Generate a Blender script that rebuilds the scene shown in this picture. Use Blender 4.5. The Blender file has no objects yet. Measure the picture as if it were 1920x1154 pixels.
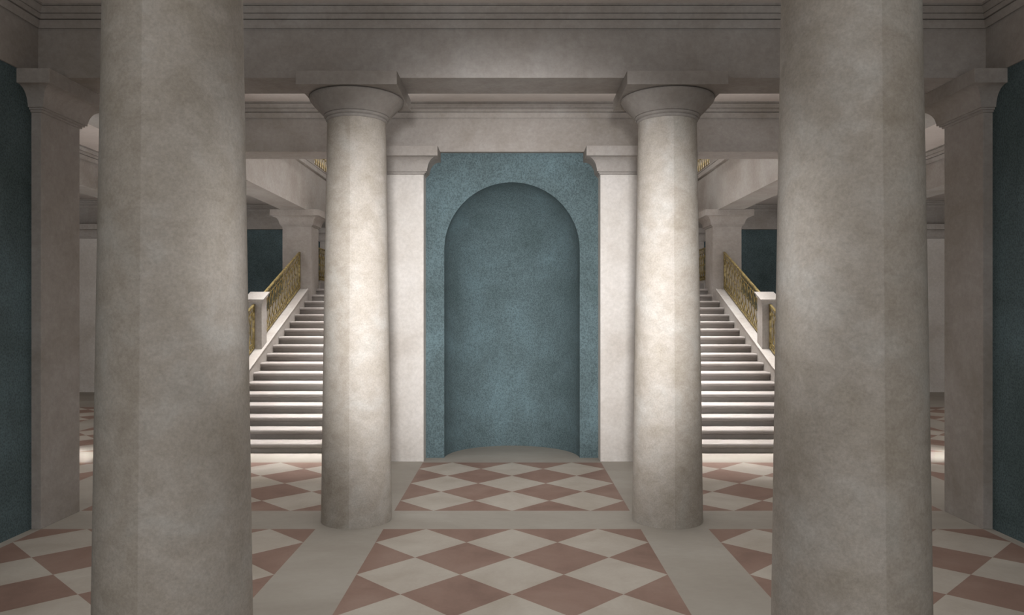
import bpy, math, random
from mathutils import Vector
random.seed(7)
scene = bpy.context.scene
C = scene.collection
S = 2.1                      # eye height in metres; all lengths below are in units of S
F = 1387.0                   # focal length in pixels of the 1920 px wide frame

def P(X, Z, h):              # X right, Z into the room, h above eye level
    return Vector((X * S, Z * S, (h + 1.0) * S))

# ------------------------------------------------------------------ camera
cam_data = bpy.data.cameras.new('camera')
cam = bpy.data.objects.new('camera', cam_data)
C.objects.link(cam)
cam.location = P(0, 0, 0)
cam.rotation_euler = (math.radians(90), 0, 0)
cam_data.sensor_width = 36.0
cam_data.lens = F / 1920.0 * 36.0
cam_data.shift_y = 9.0 / 1920.0
cam_data.clip_start = 0.05
scene.camera = cam

# ------------------------------------------------------------------ world, exposure
w = bpy.data.worlds.new('world')
scene.world = w
w.use_nodes = True
w.node_tree.nodes['Background'].inputs[0].default_value = (0.9, 0.95, 1.0, 1)
w.node_tree.nodes['Background'].inputs[1].default_value = 0.3
vs = scene.view_settings
vs.view_transform = 'Standard'
vs.look = 'None'
vs.gamma = 1
vs.use_curve_mapping = False
vs.exposure = 0.0

# ------------------------------------------------------------------ lights
UP, DOWN = 'up', 'down'
def area(name, loc, target, sx, sy, power, col=(1, .985, .965), spread=180):
    d = bpy.data.lights.new(name, 'AREA')
    d.shape = 'RECTANGLE'; d.size = sx * S; d.size_y = sy * S
    d.energy = power; d.color = col; d.spread = math.radians(spread)
    o = bpy.data.objects.new(name, d); C.objects.link(o)
    o.location = P(*loc)
    if target in (UP, DOWN):
        o.rotation_euler = (math.pi if target == UP else 0, 0, 0)
    else:
        o.rotation_euler = (P(*target) - P(*loc)).to_track_quat('-Z', 'Y').to_euler()
    return o

def spot(name, loc, target, power, angle, blend, radius, col=(1, .985, .975)):
    d = bpy.data.lights.new(name, 'SPOT')
    d.energy = power; d.spot_size = math.radians(angle); d.spot_blend = blend
    d.shadow_soft_size = radius * S; d.color = col
    o = bpy.data.objects.new(name, d); C.objects.link(o)
    o.location = P(*loc)
    o.rotation_euler = (P(*target) - P(*loc)).to_track_quat('-Z', 'Y').to_euler()
    return o

spot('niche_spot', (0, -0.6, 0.15), (0, 5.0, 0.08), 6700, 34, 1.0, 0.12)
area('camera_side_fill', (0, -2.3, 0.25), (0, 3, -0.1), 3.6, 1.6, 245)  # added soft fill from behind the camera, no opening there
area('hall_floor_fill', (0, 2.5, 1.40), DOWN, 3.2, 0.9, 70, spread=110)  # added fill, out of view, brightens the front floor
area('hall_ceiling_fill', (0, 2.7, 1.05), UP, 3.8, 0.8, 22)  # added upward fill for ceiling and cornice, no fitting there
area('middle_floor_fill', (0, 4.2, 1.41), DOWN, 3.0, 0.7, 38, spread=110)  # added fill hidden by the beam, brightens the middle floor
area('middle_ceiling_fill', (0, 4.4, 1.12), UP, 3.6, 0.6, 26)  # added upward fill for the middle ceiling, no cove built
for s in (-1, 1):
    area('stairwell_skylight', (s * 1.45, 6.6, 2.9), (s * 1.45, 6.5, -1), 0.9, 2.3, 275, (1, .97, .95), 42)
    spot('stair_foot_fill', (s * 1.5, 6.0, 2.8), (s * 1.45, 4.95, -1), 1150, 24, 1.0, 0.06, (1, .97, .95))  # added to brighten the floor and lower steps at the stair foot
    area('stairwell_fill', (s * 0.93, 7.4, 2.0), (s * 2.2, 7.3, 1.2), 3.2, 0.7, 62, (1, .97, .95))  # added fill towards the beam face, the wall has no opening
    area('gallery_light', (s * 3.0, 8.6, 2.9), DOWN, 1.2, 1.6, 150, (1, .93, .84))
    area('passage_ceiling_fill', (s * 3.1, 7.5, 0.5), UP, 0.8, 3.5, 25)  # added upward fill hanging free, lifts the passage ceiling
    area('passage_light', (s * 3.0, 5.15, 1.40), DOWN, 0.3, 0.2, 5, spread=16)
    area('passage_front_fill', (s * 3.1, 3.76, 0.3), (s * 3.1, 9.7, 0.2), 0.9, 1.2, 55)  # added unseen fill towards the rear teal wall
    area('outer_passage_fill', (s * 4.7, 6.0, 1.40), DOWN, 1.0, 2.6, 40)  # added unseen fill for the outer side room
    area('outer_ceiling_fill', (s * 4.7, 7.0, 0.6), UP, 0.9, 3.5, 16)  # added upward fill for the outer ceiling, without a fixture
    area('outer_front_fill', (s * 4.8, 3.76, 0.3), (s * 4.8, 9.7, 0.0), 1.2, 1.6, 110)  # added unseen fill towards the far wall and pilaster

# ------------------------------------------------------------------ materials
def srgb(r, g, b):
    f = lambda c: (c / 255 / 12.92) if c / 255 <= 0.04045 else ((c / 255 + 0.055) / 1.055) ** 2.4
    return (f(r), f(g), f(b), 1)

def nd(nt, typ, **kw):
    n = nt.nodes.new(typ)
    for k, v in kw.items():
        setattr(n, k, v)
    return n

def stone(name, dark, mid, light, scale=1.0, rough=0.85, bump=0.15, fine=1.0, seam=None, seed=0.0, stretch=(1, 1, 1), spots=0.0, patch=0.0):
    m = bpy.data.materials.new(name)
    m.use_nodes = True
    nt = m.node_tree; L = nt.links.new
    b = nt.nodes['Principled BSDF']
    b.inputs['Roughness'].default_value = rough
    b.inputs['Specular IOR Level'].default_value = 0.25
    tc = nd(nt, 'ShaderNodeTexCoord')
    mp = nd(nt, 'ShaderNodeMapping')
    mp.inputs['Location'].default_value = (seed, seed * 1.7, seed * 0.6)
    mp.inputs['Scale'].default_value = stretch
    L(tc.outputs['Object'], mp.inputs['Vector'])
    n1 = nd(nt, 'ShaderNodeTexNoise')
    n1.inputs['Scale'].default_value = 1.1 * scale
    n1.inputs['Detail'].default_value = 6
    n1.inputs['Roughness'].default_value = 0.62
    n1.inputs['Distortion'].default_value = 0.35
    L(mp.outputs[0], n1.inputs['Vector'])
    r1 = nd(nt, 'ShaderNodeValToRGB')
    e = r1.color_ramp.elements
    e[0].position = 0.30; e[0].color = dark
    e[1].position = 0.72; e[1].color = light
    x = r1.color_ramp.elements.new(0.50); x.color = mid
    L(n1.outputs['Fac'], r1.inputs[0])
    n2 = nd(nt, 'ShaderNodeTexNoise')
    n2.inputs['Scale'].default_value = 26 * scale
    n2.inputs['Detail'].default_value = 5
    n2.inputs['Roughness'].default_value = 0.7
    L(mp.outputs[0], n2.inputs['Vector'])
    mr = nd(nt, 'ShaderNodeMapRange')
    mr.inputs[1].default_value = 0.3; mr.inputs[2].default_value = 0.7
    mr.inputs[3].default_value = 1 - 0.10 * fine; mr.inputs[4].default_value = 1 + 0.08 * fine
    L(n2.outputs['Fac'], mr.inputs[0])
    mx = nd(nt, 'ShaderNodeMix', data_type='RGBA', blend_type='MULTIPLY')
    mx.inputs[0].default_value = 1
    L(r1.outputs[0], mx.inputs[6]); L(mr.outputs[0], mx.inputs[7])
    out = mx.outputs[2]
    if patch:
        n5 = nd(nt, 'ShaderNodeTexNoise')
        n5.inputs['Scale'].default_value = 8.5
        n5.inputs['Detail'].default_value = 7
        n5.inputs['Roughness'].default_value = 0.68
        n5.inputs['Distortion'].default_value = 0.6
        m5 = nd(nt, 'ShaderNodeMapping'); m5.inputs['Scale'].default_value = (1, 1, 1.35); m5.inputs['Location'].default_value = (seed + 4, 2, 1)
        L(tc.outputs['Object'], m5.inputs[0]); L(m5.outputs[0], n5.inputs['Vector'])
        r5 = nd(nt, 'ShaderNodeValToRGB')
        e5 = r5.color_ramp.elements
        e5[0].position = 0.33; e5[0].color = (1 - patch * 1.2, 1 - patch * 1.3, 1 - patch * 1.45, 1)
        e5[1].position = 0.66; e5[1].color = (1 + patch * .55, 1 + patch * .62, 1 + patch * .68, 1)
        L(n5.outputs['Fac'], r5.inputs[0])
        m6 = nd(nt, 'ShaderNodeMix', data_type='RGBA', blend_type='MULTIPLY'); m6.inputs[0].default_value = 1
        L(out, m6.inputs[6]); L(r5.outputs[0], m6.inputs[7]); out = m6.outputs[2]
    if spots:
        n3 = nd(nt, 'ShaderNodeTexNoise')
        n3.inputs['Scale'].default_value = 74 * scale
        n3.inputs['Detail'].default_value = 3
        n3.inputs['Roughness'].default_value = 0.6
        m3 = nd(nt, 'ShaderNodeMapping'); m3.inputs['Scale'].default_value = (1, 1, 0.8)
        L(tc.outputs['Object'], m3.inputs[0]); L(m3.outputs[0], n3.inputs['Vector'])
        q = nd(nt, 'ShaderNodeMapRange')
        q.inputs[1].default_value = 0.40; q.inputs[2].default_value = 0.56
        q.inputs[3].default_value = 1 - spots; q.inputs[4].default_value = 1.05
        L(n3.outputs['Fac'], q.inputs[0])
        m2 = nd(nt, 'ShaderNodeMix', data_type='RGBA', blend_type='MULTIPLY')
        m2.inputs[0].default_value = 1
        L(out, m2.inputs[6]); L(q.outputs[0], m2.inputs[7])
        out = m2.outputs[2]
    if seam:                              # outer half of the shaft tinted slightly darker and browner
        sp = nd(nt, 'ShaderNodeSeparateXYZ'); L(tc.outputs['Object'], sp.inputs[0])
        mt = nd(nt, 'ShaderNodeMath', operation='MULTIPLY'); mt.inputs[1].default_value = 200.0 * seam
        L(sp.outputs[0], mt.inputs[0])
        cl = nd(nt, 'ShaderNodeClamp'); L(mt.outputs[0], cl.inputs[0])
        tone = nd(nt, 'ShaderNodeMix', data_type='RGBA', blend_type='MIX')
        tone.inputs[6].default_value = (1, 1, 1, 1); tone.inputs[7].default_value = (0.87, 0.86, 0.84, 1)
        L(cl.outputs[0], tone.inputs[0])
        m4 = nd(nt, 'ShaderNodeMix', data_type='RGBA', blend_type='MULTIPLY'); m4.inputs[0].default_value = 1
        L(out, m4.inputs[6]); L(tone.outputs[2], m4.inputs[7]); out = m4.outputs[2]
    L(out, b.inputs['Base Color'])
    if bump:
        bp = nd(nt, 'ShaderNodeBump')
        bp.inputs['Strength'].default_value = bump
        bp.inputs['Distance'].default_value = 0.012
        ad = nd(nt, 'ShaderNodeMath', operation='ADD')
        L(n1.outputs['Fac'], ad.inputs[0]); L(n2.outputs['Fac'], ad.inputs[1])
        L(ad.outputs[0], bp.inputs['Height'])
        L(bp.outputs[0], b.inputs['Normal'])
    return m

D_, M_, L_ = srgb(140, 133, 125), srgb(157, 151, 146), srgb(172, 168, 165)
CD_, CM_, CL_ = srgb(174, 166, 155), srgb(187, 180, 172), srgb(195, 192, 187)
M = {
    'stone': stone('stone_plaster', D_, M_, L_, 0.8, bump=0.10, patch=0.05),
    'white': stone('pale_plaster', srgb(179, 172, 165), srgb(196, 191, 186), srgb(207, 203, 200), 0.8, bump=0.10, patch=0.03),
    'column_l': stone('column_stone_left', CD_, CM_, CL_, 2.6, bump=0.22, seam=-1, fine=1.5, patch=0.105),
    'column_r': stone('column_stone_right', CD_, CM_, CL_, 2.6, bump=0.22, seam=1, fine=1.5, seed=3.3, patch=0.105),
    'teal': stone('teal_plaster', srgb(73, 88, 90), srgb(86, 102, 106), srgb(99, 119, 125), 0.9, bump=0.12, spots=0.34, fine=1.2),
    'ceil': stone('ceiling_plaster', srgb(185, 175, 168), srgb(196, 187, 181), srgb(205, 197, 192), 0.5, bump=0.03, fine=0.4),
    'strip': stone('floor_band_stone', srgb(142, 135, 126), srgb(151, 145, 136), srgb(162, 157, 149), 0.8, rough=0.6, bump=0.02, fine=0.35, stretch=(0.6, 1, 1)),
    'tile_l': stone('pale_floor_tile', srgb(157, 149, 137), srgb(167, 159, 149), srgb(177, 171, 161), 1.4, rough=0.6, bump=0.02, fine=0.35),
    'tile_r': stone('red_floor_tile', srgb(119, 96, 86), srgb(132, 108, 97), srgb(142, 120, 109), 1.4, rough=0.6, bump=0.02, fine=0.35),
    'step': stone('step_stone', srgb(128, 122, 116), srgb(138, 132, 128), srgb(146, 142, 138), 0.9, rough=0.55, bump=0, fine=0.4),
    'stair': stone('stair_stone', srgb(148, 141, 135), srgb(161, 156, 151), srgb(171, 168, 165), 0.9, bump=0.05, patch=0.04),
}
g = bpy.data.materials.new('aged_brass'); g.use_nodes = True
gb = g.node_tree.nodes['Principled BSDF']
gn = nd(g.node_tree, 'ShaderNodeTexNoise'); gn.inputs['Scale'].default_value = 14
gt = nd(g.node_tree, 'ShaderNodeTexCoord'); g.node_tree.links.new(gt.outputs['Object'], gn.inputs['Vector'])
gr = nd(g.node_tree, 'ShaderNodeValToRGB')
gr.color_ramp.elements[0].position = 0.35; gr.color_ramp.elements[0].color = srgb(104, 89, 50)
gr.color_ramp.elements[1].position = 0.65; gr.color_ramp.elements[1].color = srgb(158, 141, 92)
g.node_tree.links.new(gn.outputs['Fac'], gr.inputs[0]); g.node_tree.links.new(gr.outputs[0], gb.inputs['Base Color'])
gb.inputs['Metallic'].default_value = 0.4; gb.inputs['Roughness'].default_value = 0.42
M['gold'] = g

# ------------------------------------------------------------------ mesh helpers
class MB:
    def __init__(s):
        s.v = []; s.f = []; s.m = []
    def poly(s, pts, mi=0):
        i = len(s.v); s.v += [P(*p) for p in pts]
        s.f.append(tuple(range(i, i + len(pts)))); s.m.append(mi)
    def box(s, x0, x1, z0, z1, h0, h1, mi=0):
        x0, x1 = sorted((x0, x1)); z0, z1 = sorted((z0, z1)); h0, h1 = sorted((h0, h1))
        i = len(s.v)
        for h in (h0, h1):
            for (x, z) in ((x0, z0), (x1, z0), (x1, z1), (x0, z1)):
                s.v.append(P(x, z, h))
        for f in ((3, 2, 1, 0), (4, 5, 6, 7), (0, 1, 5, 4), (1, 2, 6, 5), (2, 3, 7, 6), (3, 0, 4, 7)):
            s.f.append(tuple(i + k for k in f)); s.m.append(mi)
    def lathe(s, cx, cz, prof, n=96, cap=True):
        i = len(s.v)
        for (r, h) in prof:
            for k in range(n):
                a = 2 * math.pi * k / n
                s.v.append(P(cx + r * math.cos(a), cz + r * math.sin(a), h))
        for j in range(len(prof) - 1):
            for k in range(n):
                k2 = (k + 1) % n
                s.f.append((i + j * n + k, i + j * n + k2, i + (j + 1) * n + k2, i + (j + 1) * n + k)); s.m.append(0)
        if cap:
            s.f.append(tuple(i + k for k in reversed(range(n)))); s.m.append(0)
            t = i + (len(prof) - 1) * n
            s.f.append(tuple(t + k for k in range(n))); s.m.append(0)
    def ring_rect(s, x0, x1, z0, z1, prof, inward=False, cap=True):
        """profile (p, h) swept round a rectangle, p measured outwards (or inwards)"""
        i = len(s.v)
        for (p, h) in prof:
            q = -p if inward else p
            for (x, z) in ((x0 - q, z0 - q), (x1 + q, z0 - q), (x1 + q, z1 + q), (x0 - q, z1 + q)):
                s.v.append(P(x, z, h))
        for j in range(len(prof) - 1):
            for k in range(4):
                k2 = (k + 1) % 4
                f = (i + j * 4 + k, i + j * 4 + k2, i + (j + 1) * 4 + k2, i + (j + 1) * 4 + k)
                s.f.append(f[::-1] if inward else f); s.m.append(0)
        if cap and not inward:
            s.f.append((i + 3, i + 2, i + 1, i)); s.m.append(0)
            t = i + (len(prof) - 1) * 4
            s.f.append((t, t + 1, t + 2, t + 3)); s.m.append(0)
    def prism_x(s, pts, x0, x1, mi=0):
        """closed (Z, h) outline extruded along X"""
        x0, x1 = sorted((x0, x1)); n = len(pts); i = len(s.v)
        for x in (x0, x1):
            for (z, h) in pts:
                s.v.append(P(x, z, h))
        for k in range(n):
            k2 = (k + 1) % n
            s.f.append((i + k, i + k2, i + n + k2, i + n + k)); s.m.append(mi)
        s.f.append(tuple(i + k for k in reversed(range(n)))); s.m.append(mi)
        s.f.append(tuple(i + n + k for k in range(n))); s.m.append(mi)
    def prism_z(s, pts, z0, z1, mi=0):
        """closed (X, h) outline extruded along Z"""
        n = len(pts); i = len(s.v)
        for z in (z0, z1):
            for (x, h) in pts:
                s.v.append(P(x, z, h))
        for k in range(n):
            k2 = (k + 1) % n
            s.f.append((i + k, i + k2, i + n + k2, i + n + k)); s.m.append(mi)
        s.f.append(tuple(i + k for k in reversed(range(n)))); s.m.append(mi)
        s.f.append(tuple(i + n + k for k in range(n))); s.m.append(mi)
    def bar(s, pts, rx, rn, closed=False):
        """flat bar along points in a plane of constant X: rx half width in X, rn half width in plane"""
        n = len(pts); i = len(s.v)
        for k in range(n):
            if closed:
                a, b = pts[k - 1], pts[(k + 1) % n]
            else:
                a, b = pts[max(k - 1, 0)], pts[min(k + 1, n - 1)]
            tz, th = b[1] - a[1], b[2] - a[2]
            l = math.hypot(tz, th) or 1
            nz, nh = -th / l * rn, tz / l * rn
            X, Z, h = pts[k]
            for (dx, q) in ((-rx, -1), (rx, -1), (rx, 1), (-rx, 1)):
                s.v.append(P(X + dx, Z + q * nz, h + q * nh))
        for k in range(n if closed else n - 1):
            a = i + k * 4; b = i + ((k + 1) % n) * 4
            for q in range(4):
                q2 = (q + 1) % 4
                s.f.append((a + q, a + q2, b + q2, b + q)); s.m.append(0)
        if not closed:
            s.f.append((i + 3, i + 2, i + 1, i)); s.m.append(0)
            t = i + (n - 1) * 4
            s.f.append((t, t + 1, t + 2, t + 3)); s.m.append(0)
    def build(s, name, mats, parent=None, smooth=False, bevel=0, angle=35, origin=None):
        me = bpy.data.meshes.new(name)
        off = parent.matrix_world.translation if parent and parent.type == 'EMPTY' else Vector((0, 0, 0))
        if parent is not None and parent.type != 'EMPTY':
            off = Vector(parent['_o'])
        if origin is not None:
            off = P(*origin)
        me.from_pydata([v - off for v in s.v], [], s.f)
        if not isinstance(mats, (list, tuple)):
            mats = [mats]
        for m in mats:
            me.materials.append(m)
        for p, mi in zip(me.polygons, s.m):
            p.material_index = mi
        import bmesh
        bm = bmesh.new(); bm.from_mesh(me)
        bmesh.ops.recalc_face_normals(bm, faces=bm.faces)
        bm.to_mesh(me); bm.free()
        if smooth:
            for p in me.polygons:
                p.use_smooth = True
            me.set_sharp_from_angle(angle=math.radians(angle))
        o = bpy.data.objects.new(name, me); C.objects.link(o)
        if parent is not None:
            o.parent = parent
        if origin is not None:
            o.location = off
        if bevel:
            b = o.modifiers.new('bevel', 'BEVEL'); b.width = bevel; b.segments = 2; b.limit_method = 'ANGLE'
        return o

def thing(name, label, cat, loc, group=None):
    o = bpy.data.objects.new(name, None); C.objects.link(o)
    o.location = P(*loc); o.empty_display_size = 0.2
    o['label'] = label; o['category'] = cat
    if group: o['group'] = group
    bpy.context.view_layer.update()
    return o

def struct(o):
    o['kind'] = 'structure'
    return o

BB, BT, FR, CE = 1.0936, 1.0936, 1.3246, 1.4212      # beam bottom, frieze top, ceiling
SIDE = {-1: 'left', 1: 'right'}

CORNICE = [(0, 1.334), (.008, 1.334), (.008, 1.3208), (.011, 1.3208), (.012, 1.333), (.015, 1.340), (.018, 1.352), (.0185, 1.3560), (.008, 1.3560),
           (.008, 1.3612), (.0235, 1.3612), (.0235, 1.3592), (.0265, 1.3592), (.0285, 1.379), (.0290, 1.3812), (.024, 1.3818), (.024, 1.3840), (.031, 1.3850), (.034, 1.394),
           (.041, 1.403), (.049, 1.408), (.0500, 1.4090), (.044, 1.4100), (.044, 1.4115), (.0529, 1.4125), (.0529, CE + .004)]

# ------------------------------------------------------------------ floor
xs = [-5.6, -5.2, -3.94, -3.64, -2.566, -2.17, -.906, -.593, .593, .906, 2.17, 2.566, 3.64, 3.94, 5.2, 5.6]
zs = [-2.6, -0.072, -0.072 + 0, 1.51, 1.830, 3.411, 3.724, 4.920, 5.30, 7.785, 10.2]
zs = [-2.6, -.07, 1.51, 1.830, 3.411, 3.724, 4.920, 5.30, 7.785, 10.2]
px = {(-5.2, -3.94): 3, (-3.64, -2.566): 3, (-2.17, -.906): 3, (-.593, .593): 3, (.906, 2.17): 3, (2.566, 3.64): 3, (3.94, 5.2): 3}
pz = {(-.07, 1.51): 4, (1.830, 3.411): 4, (3.724, 4.920): 3, (5.30, 7.785): 7}
fl = MB()
for a in range(len(xs) - 1):
    for b in range(len(zs) - 1):
        x0, x1, z0, z1 = xs[a], xs[a + 1], zs[b], zs[b + 1]
        nx, nz = px.get((x0, x1)), pz.get((z0, z1))
        if nx and nz and not (z0 > 5 and abs((x0 + x1) / 2) < 2.3):
            dx, dz = (x1 - x0) / nx, (z1 - z0) / nz
            for i in range(nx):
                for j in range(nz):
                    cx, cz = x0 + (i + .5) * dx, z0 + (j + .5) * dz
                    l, r, f, k = (cx - dx / 2, cz, -1), (cx + dx / 2, cz, -1), (cx, cz - dz / 2, -1), (cx, cz + dz / 2, -1)
                    fl.poly([l, f, r, k], 1)
                    for (sx, sz, p, q) in ((-1, -1, l, f), (1, -1, f, r), (1, 1, r, k), (-1, 1, k, l)):
                        fl.poly([p, (cx + sx * dx / 2, cz + sz * dz / 2, -1), q], 2)
        else:
            fl.poly([(x0, z0, -1), (x1, z0, -1), (x1, z1, -1), (x0, z1, -1)], 0)
floor = struct(fl.build('floor', [M['strip'], M['tile_l'], M['tile_r']]))

# ------------------------------------------------------------------ ceilings
ce = MB()
for (x0, x1, z0, z1) in ((-2.25, 2.25, -2.6, 3.5), (-2.25, 2.25, 3.5, 5.2)):
    ce.box(x0, x1, z0, z1, CE, CE + .05)
for s in (-1, 1):
    ce.box(s * 2.40, s * 3.75, 3.5, 9.85, CE, CE + .05)
    ce.box(s * 3.80, s * 5.6, 3.5, 9.85, CE, CE + .05)
    ce.box(s * .80, s * 5.6, 5.0, 10.2, 3.0, 3.06)                 # roof over stairwell and gallery
struct(ce.build('ceiling', M['ceil']))

# ------------------------------------------------------------------ beams
nt_ = [0]
def trim(build_fn, mat='stone', smooth=False):
    nt_[0] += 1
    m = MB(); build_fn(m)
    return struct(m.build('trim_%d' % nt_[0], M[mat], smooth=smooth))

def xbeam(x0, x1, z0, z1, top=CE + .01):
    return lambda m: m.box(x0, x1, z0, z1, BB, top)
trim(xbeam(-2.208, 2.208, 3.447, 3.698))                 # beam over the middle columns
trim(xbeam(-2.208, 2.208, 1.52, 1.771))                  # beam over the near columns
trim(xbeam(-2.19, 2.19, 5.035, 5.276, 3.0))              # beam over the back pilasters, wall of the stairwell above
for s in (-1, 1):
    trim(lambda m: m.box(s * 2.208, s * 2.46, -2.6, 3.60, BB, CE + .01))
    trim(lambda m: m.box(s * 2.19, s * 2.46, 3.60, 9.80, BB, 1.552), 'stair')
    trim(lambda m: m.box(s * 3.705, s * 3.965, 3.5, 9.85, BB, CE + .01))
    trim(lambda m: m.box(s * 2.46, s * 3.705, 9.72, 9.95, BB, CE + .01))
    trim(lambda m: m.box(s * 3.965, s * 5.6, 9.37, 9.62, BB, CE + .01))
def loop(x0, x1, z0, z1):
    return lambda m: m.ring_rect(x0, x1, z0, z1, CORNICE, inward=True)
for (a, b, c, d) in ((-2.208, 2.208, 1.771, 3.447), (-2.208, 2.208, -2.6, 1.52), (-2.19, 2.19, 3.698, 5.035),
                     (2.46, 3.705, 3.72, 9.72), (-3.705, -2.46, 3.72, 9.72), (3.965, 5.6, 3.72, 9.37), (-5.6, -3.965, 3.72, 9.37)):
    trim(loop(a, b, c, d), smooth=True)
# string course along the gallery edge
SC = [(0, 1.548), (.024, 1.553), (.029, 1.558), (.030, 1.600), (.024, 1.604), (.024, 1.606), (.031, 1.609), (.031, 1.622), (-.28, 1.622), (-.28, 1.548)]
for s in (-1, 1):
    trim(lambda m: m.prism_z([(s * (2.19 - p), h) for (p, h) in SC], 5.276, 9.80), 'stair')

# ------------------------------------------------------------------ walls
for s in (-1, 1):
    m = MB(); m.box(s * 2.216, s * 2.46, -2.6, 3.50, -1, BB); struct(m.build('wall_' + SIDE[s], M['teal']))
    m = MB(); m.box(s * 2.47, s * 5.6, 3.50, 3.72, -1, CE + .01); struct(m.build('wall_passage_' + SIDE[s], M['stone']))
    m = MB(); m.box(s * 5.6, s * 5.8, 3.5, 10.0, -1, 3.0); struct(m.build('wall_outer_' + SIDE[s], M['white']))
    m = MB(); m.box(s * .72, s * .905, 5.20, 9.80, -1, 3.0); struct(m.build('wall_stair_' + SIDE[s], M['white']))
    m = MB(); m.box(s * 2.0, s * 3.80, 9.80, 10.0, -1, BB); struct(m.build('wall_rear_' + SIDE[s], M['teal']))
    m = MB()
    m.box(s * 3.81, s * 5.6, 9.45, 9.60, -1, BB); m.box(s * 3.81, s * 3.965, 9.60, 9.95, -1, BB)
    struct(m.build('wall_far_' + SIDE[s], M['white']))
    m = MB()
    m.box(s * .72, s * 2.5, 9.80, 10.0, BB, 3.0); m.box(s * .72, s * 2.0, 9.80, 10.0, -1, BB); m.box(s * 2.5, s * 5.6, 9.95, 10.1, CE + .06, 3.0)
    struct(m.build('wall_landing_' + SIDE[s], M['white']))
    m = MB(); m.box(s * 2.46, s * 5.6, 5.00, 9.95, CE + .06, 1.60); struct(m.build('floor_gallery_' + SIDE[s], M['strip']))
    m = MB(); m.box(s * 2.19, s * 5.6, 5.00, 5.20, 1.60, 3.0); struct(m.build('wall_gallery_' + SIDE[s], M['white']))
m = MB(); m.box(-2.46, 2.46, -2.8, -2.6, -1, CE + .01); struct(m.build('wall_front', M['stone']))

# niche wall
NR, NS, NZ, NX = .465, .4286, 5.0806, .905
N = 48
wb = MB()
wb.poly([(-NX, NZ, -1), (-NR, NZ, -1), (-NR, NZ, NS), (-NX, NZ, NS)])
wb.poly([(NR, NZ, -1), (NX, NZ, -1), (NX, NZ, NS), (NR, NZ, NS)])
TOP = 1.12
arch = [(-NR * math.cos(math.pi * k / N), NS + NR * math.sin(math.pi * k / N)) for k in range(N + 1)]
wb.poly([(-NX, NZ, NS), (-NR, NZ, NS), (-NR, NZ, TOP), (-NX, NZ, TOP)])
wb.poly([(NR, NZ, NS), (NX, NZ, NS), (NX, NZ, TOP), (NR, NZ, TOP)])
for k in range(N):
    a, b = arch[k], arch[k + 1]
    wb.poly([(a[0], NZ, a[1]), (b[0], NZ, b[1]), (b[0], NZ, TOP), (a[0], NZ, TOP)])
wb.box(-.72, .72, 5.60, 5.75, -1, TOP)
wall_back = struct(wb.build('wall_back', M['teal']))
wall_back['_o'] = (0.0, 0.0, 0.0)
nb = MB()
i0 = 0
rows = []
for j in range(2):
    h = (-1, NS)[j]
    rows.append([P(NR * math.cos(math.pi * k / N), NZ + NR * math.sin(math.pi * k / N), h) for k in range(N + 1)])
for e in range(1, 25):
    el = math.pi / 2 * e / 24
    rows.append([P(NR * math.cos(math.pi * k / N) * math.cos(el), NZ + NR * math.sin(math.pi * k / N) * math.cos(el), NS + NR * math.sin(el)) for k in range(N + 1)])
for r in rows: nb.v += r
for j in range(len(rows) - 1):
    for k in range(N):
        a = j * (N + 1) + k
        nb.f.append((a, a + 1, a + N + 2, a + N + 1)); nb.m.append(0)
nb.build('niche', M['teal'], wall_back, smooth=True)
del wall_back['_o']

# ------------------------------------------------------------------ round columns
def column(X, Z, label, s, near):
    t = thing('column', label, 'column', (X, Z, -1), 'round stone columns of the hall')
    m = MB()
    pr = [(.1675, -1), (.1677, -.99)]
    for k in range(1, 13):
        u = k / 12; hh = -.99 + u * (1.904)
        pr.append((.1677 - .0290 * u - .0012 * math.sin(math.pi * u) * -1, hh))
    m.lathe(X, Z, pr, 128)
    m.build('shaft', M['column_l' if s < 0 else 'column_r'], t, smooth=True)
    m = MB()
    m.lathe(X, Z, [(.137, .912), (.1415, .914), (.1455, .918), (.1465, .9225), (.1445, .9265), (.1440, .9275), (.1500, .9290), (.1540, .933), (.1548, .9375), (.1525, .9415), (.146, .9425)], 96)
    m.build('necking_ring', M['stone'], t, smooth=True)
    m = MB()
    m.lathe(X, Z, [(.148, .9415), (.1560, .9425), (.1700, .9560), (.1850, .9710), (.1990, .9860), (.2110, 1.0000), (.2190, 1.0110), (.2225, 1.0190), (.2215, 1.0250), (.2170, 1.0290), (.2120, 1.0312)], 96)
    m.build('echinus', M['stone'], t, smooth=True)
    m = MB(); m.box(X - .229, X + .229, Z - .229, Z + .229, 1.0311, BB)
    m.build('abacus', M['stone'], t, bevel=.004)
    return t
for s in (-1, 1):
    column(s * .7495, 1.645, 'large round stone column nearest the viewer on the %s, its capital out of sight' % SIDE[s], s, True)
    column(s * .7495, 3.572, 'round stone column with full capital visible, standing in the middle row %s of the niche' % SIDE[s], s, False)

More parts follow.
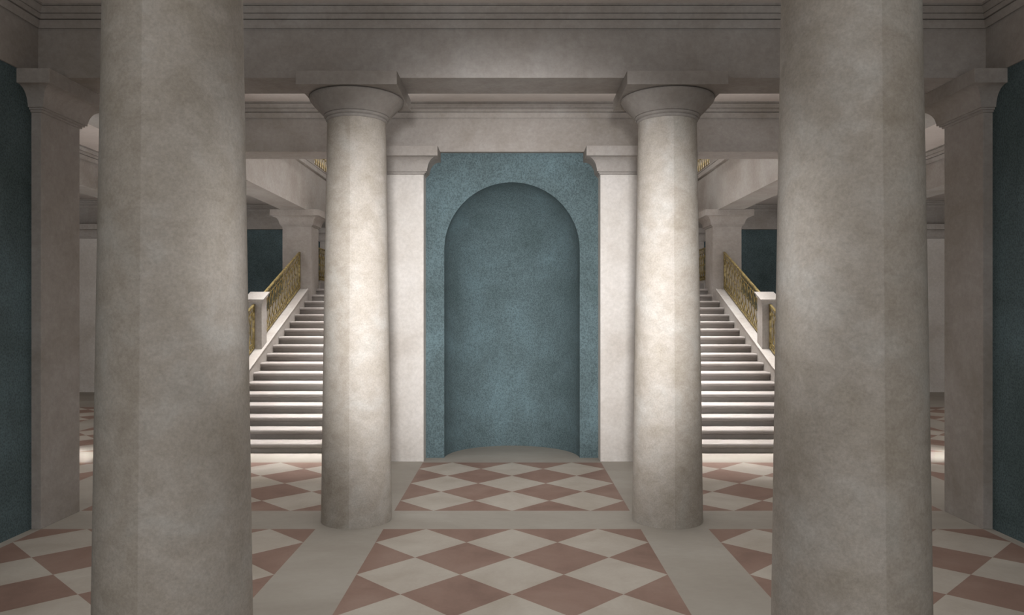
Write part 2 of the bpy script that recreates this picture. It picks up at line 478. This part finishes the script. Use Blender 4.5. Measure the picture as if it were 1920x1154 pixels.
# ------------------------------------------------------------------ square pilasters
CAPP = [(.0, .921), (.008, .923), (.008, .9315), (.0165, .9320), (.0165, .9405), (.0255, .9410), (.0255, .9500)]
for k in range(1, 11):
    a = math.pi / 2 * k / 10
    CAPP.append((.0275 + .0685 * (1 - math.cos(a)), .9500 + .0785 * math.sin(a)))
def pilaster(x0, x1, z0, z1, label, mat='stone', group='square stone pilasters', base=-1, back=True):
    x0, x1 = sorted((x0, x1))
    t = thing('pilaster', label, 'pilaster', ((x0 + x1) / 2, (z0 + z1) / 2, base), group)
    m = MB(); m.box(x0, x1, z0, z1, base, .93); m.build('shaft', M[mat], t, bevel=.003)
    m = MB(); m.ring_rect(x0, x1, z0, z1, CAPP)
    if not back:
        m.v = [Vector((v.x, min(v.y, z1 * S), v.z)) for v in m.v]
    m.build('capital', M['stone'], t, smooth=True, angle=20)
    m = MB(); m.box(x0 - .103, x1 + .103, z0 - .103, z1 + (.103 if back else 0), 1.0285, BB); m.build('abacus', M['stone'], t, bevel=.003)
    return t
for s in (-1, 1):
    n = SIDE[s]
    pilaster(s * 2.172, s * 2.47, 3.411, 3.716, 'grey square pilaster standing against the dark teal wall at the far %s of the hall' % n)
    pilaster(s * .5914, s * .905, 4.950, 5.0796, 'bright pale square pilaster framing the %s side of the teal niche' % n, 'white', back=False)
    pilaster(s * 2.155, s * 2.465, 7.945, 8.240, 'square pier at the top of the %s staircase, beside its brass railing' % n)
    pilaster(s * 2.20, s * 2.51, 9.67, 9.798, 'distant pilaster seen through the narrow gap behind the %s staircase pier' % n, back=False)
    pilaster(s * 5.10, s * 5.45, 9.25, 9.448, 'pale far pilaster seen between the near %s column and the %s side pilaster' % (n, n), 'white', back=False)

# ------------------------------------------------------------------ stairs
R, T, Z1 = .07, .1705, 5.264
slope = R / T
def stop(z):                         # height of the parapet's top
    return .24 + slope * (z - 7.92)
for s in (-1, 1):
    n_ = SIDE[s]
    t = thing('staircase', 'pale stone staircase rising behind the columns on the %s side of the niche' % n_, 'staircase', (s * 1.55, Z1, -1), 'the two stone staircases')
    for n in range(1, 19):
        xo = 2.19 if n <= 16 else 2.155
        z = Z1 + (n - 1) * T; h = -1 + n * R
        zb = z + T + .004
        lo = max(-1, h - 2 * R)
        pts = [(z, lo), (z, h - .037), (z - .004, h - .037), (z - .006, h - .034), (z - .015, h - .033)]
        for k in range(0, 9):
            a = -math.pi / 2 + math.pi * k / 8
            pts.append((z - .012 - .0125 * math.cos(a), h - .0165 + .0165 * math.sin(a)))
        pts += [(zb, h), (zb, lo)]
        m = MB(); m.prism_x(pts, s * .908, s * xo)
        m.build('step', M['step'], t, smooth=True, angle=30)
    z = Z1 + 18 * T
    m = MB(); m.box(s * .908, s * 2.155, z, 9.795, .12, .33); m.build('landing', M['step'], t, bevel=.006)
    m = MB(); m.prism_x([(z - .01, .24), (z - .01, .36), (8.24, .36), (9.67, .36), (9.67, .24)][1:] + [(8.24, .10)], s * 2.155, s * 2.40)
    m.build('landing_curb', M['stair'], t)
    m = MB()
    m.prism_x([(5.06, -1), (5.06, stop(5.06) + .02), (5.20, stop(5.20)), (7.945, stop(7.945)), (7.945, -1)], s * 2.191, s * 2.44)
    m.build('parapet', M['stair'], t, bevel=.003)
    m = MB()
    e = [(0.0, -.010), (-.003, -.008), (-.0045, -.002), (-.003, .003), (0, .005), (.010, .005), (.012, .002), (.012, -.010)]
    for (za, zb_) in ((5.20, 7.945),):
        i = len(m.v); k = len(e)
        for zz in (za, zb_):
            for (p, hh) in e: m.v.append(P(s * (2.191 + p), zz, stop(zz) + hh))
        for j in range(k):
            m.f.append((i + j, i + (j + 1) % k, i + k + (j + 1) % k, i + k + j)); m.m.append(0)
        m.f.append(tuple(range(i, i + k))); m.f.append(tuple(range(i + k, i + 2 * k))); m.m += [0, 0]
    m.build('edge_molding', M['stair'], t, smooth=True, angle=50)

    # newel pedestals on the parapet
    def pedestal(z0, label, raked=True):
        z1 = z0 + .135; xi, xo = 2.213, 2.347
        t = thing('newel_pedestal', label, 'pedestal', (s * 2.28, z0 + .067, stop(z0)), 'stone pedestals on the stair parapets')
        m = MB(); b = stop(z0)
        top = .082 + slope * (z0 - 6.54)
        m.prism_x([(z0, b), (z0, top), (z1, top + slope * .135), (z1, stop(z1))], s * xi, s * xo)
        m.build('pedestal_shaft', M['stair'], t, bevel=.002)
        m = MB()
        prof = [(0, 0), (.006, 0), (.007, .010), (.012, .011), (.013, .020), (.018, .026), (.021, .038), (.021, .042)]
        i = 0
        for (p, hh) in prof:
            for (x, z) in ((xi - p, z0 - p), (xo + p, z0 - p), (xo + p, z1 + p), (xi - p, z1 + p)):
                m.v.append(P(s * x, z, top + hh - .002 + slope * (z - z0)))
        for j in range(len(prof) - 1):
            for k in range(4):
                k2 = (k + 1) % 4
                m.f.append((j * 4 + k, j * 4 + k2, j * 4 + 4 + k2, j * 4 + 4 + k)); m.m.append(0)
        q = (len(prof) - 1) * 4
        m.f.append((q, q + 1, q + 2, q + 3)); m.f.append((3, 2, 1, 0)); m.m += [0, 0]
        m.build('pedestal_cap', M['stair'], t, smooth=True, angle=25)
    pedestal(6.54, 'pale stone pedestal halfway up the %s stair parapet, between two brass railings' % n_)
    pedestal(5.075, 'pale stone pedestal at the foot of the %s stair parapet, behind the near column' % n_)
    # pedestal on the gallery edge
    t = thing('gallery_pedestal', 'pale pedestal on the upper gallery edge above the %s staircase pier' % n_, 'pedestal', (s * 2.28, 8.10, 1.622), 'stone pedestals on the gallery edge')
    m = MB(); m.box(s * 2.20, s * 2.36, 7.975, 8.235, 1.622, 2.02); m.build('pedestal_shaft', M['stair'], t, bevel=.002)
    m = MB(); m.ring_rect(min(s * 2.20, s * 2.36), max(s * 2.20, s * 2.36), 7.975, 8.235, [(0, 2.02), (.008, 2.02), (.010, 2.032), (.02, 2.045), (.02, 2.065)]); m.build('pedestal_cap', M['stair'], t)

    # brass railings
    def railing(X, za, zb, h0, sl, label, group='brass balustrade railings'):
        """h0 = height of the lower edge at za, sl = slope"""
        t = thing('brass_railing', label, 'railing', (s * X, (za + zb) / 2, h0), group)
        H = lambda z, v: h0 + sl * (z - za) + v          # v = height above the lower edge
        HT = .385
        x = s * X
        def straight(name, v, rx, rn):
            m = MB(); m.bar([(x, za, H(za, v)), (x, zb, H(zb, v))], rx, rn); m.build(name, M['gold'], t)
        straight('handrail', HT - .007, .010, .0068)
        straight('upper_rail', HT - .062, .0036, .0032)
        straight('lower_rail', .056, .0036, .0032)
        straight('bottom_rail', .004, .009, .005)
        for zz in (za + .007, zb - .007):
            m = MB(); m.box(x - .008, x + .008, zz - .007, zz + .007, H(zz, .0), H(zz, HT - .01)); m.build('end_post', M['gold'], t)
        L = zb - za - .014
        # short pickets under the handrail
        n = max(2, round(L / .046))
        for k in range(n):
            m = MB(); mb = MB()
            z = za + .007 + (k + .5) * L / n
            m.bar([(x, z, H(z, HT - .062)), (x, z + .006, H(z + .006, HT - .040)), (x, z, H(z, HT - .013))], .003, .0034)
            w_ = L / n * .40
            pts = []
            for q in range(12):
                a = 2 * math.pi * q / 12
                zz = z + w_ * math.cos(a)
                pts.append((x, zz, H(zz, .030 + .023 * math.sin(a))))
            mb.bar(pts, 0.003, .0024, closed=True)
            m.build('picket', M['gold'], t); mb.build('oval_ring', M['gold'], t)
        # tall pointed ovals with a boss
        n = max(1, round(L / .088)); pitch = L / n
        b0, b1 = .057, HT - .064
        for k in range(n):
            z = za + .007 + (k + .5) * pitch
            m = MB()
            for sg in (-1, 1):
                pts = []
                for q in range(17):
                    u = q / 16
                    zz = z + sg * pitch * .56 * math.sin(math.pi * u) ** .85
                    zz = min(max(zz, za + .008), zb - .008)
                    pts.append((x, zz, H(zz, b0 + (b1 - b0) * u)))
                m.bar(pts, .0034, .0027)
            m.build('baluster', M['gold'], t)
            vm = (b0 + b1) / 2
            m = MB()
            c = (x, z, H(z, vm))
            pts = [(x, z, c[2] + .018), (x - .007, z, c[2]), (x, z - .009, c[2]), (x + .007, z, c[2]), (x, z + .009, c[2]), (x, z, c[2] - .018)]
            i = 0; m.v += [P(*p) for p in pts]
            for (a, b, c_) in ((0, 1, 2), (0, 2, 3), (0, 3, 4), (0, 4, 1), (5, 2, 1), (5, 3, 2), (5, 4, 3), (5, 1, 4)):
                m.f.append((a, b, c_)); m.m.append(0)
            m.bar([(x, z, H(z, b0)), (x, z, H(z, b1))], .0018, .0016)
            m.build('boss', M['gold'], t)
    railing(2.28, 6.675, 7.943, stop(6.675) + .016, slope, 'sloping brass railing between the parapet pedestal and the %s stair pier' % n_)
    railing(2.28, 5.215, 6.538, stop(5.215) + .016, slope, 'lower sloping brass railing, mostly behind the near %s column' % n_)
    railing(2.25, 8.242, 9.66, .368, 0, 'level brass railing at the %s stair landing, seen in the gap beside the pier' % n_)
    railing(2.27, 8.237, 9.78, 1.655, 0, 'brass railing of the upper gallery, glimpsed under the beam at the %s' % n_)
    railing(2.27, 5.29, 7.973, 1.655, 0, 'front stretch of upper gallery railing on the %s, its end just showing under the beam' % n_)
    trim(lambda m: m.box(s * 2.20, s * 2.34, 5.276, 9.80, 1.622, 1.652), 'stair')
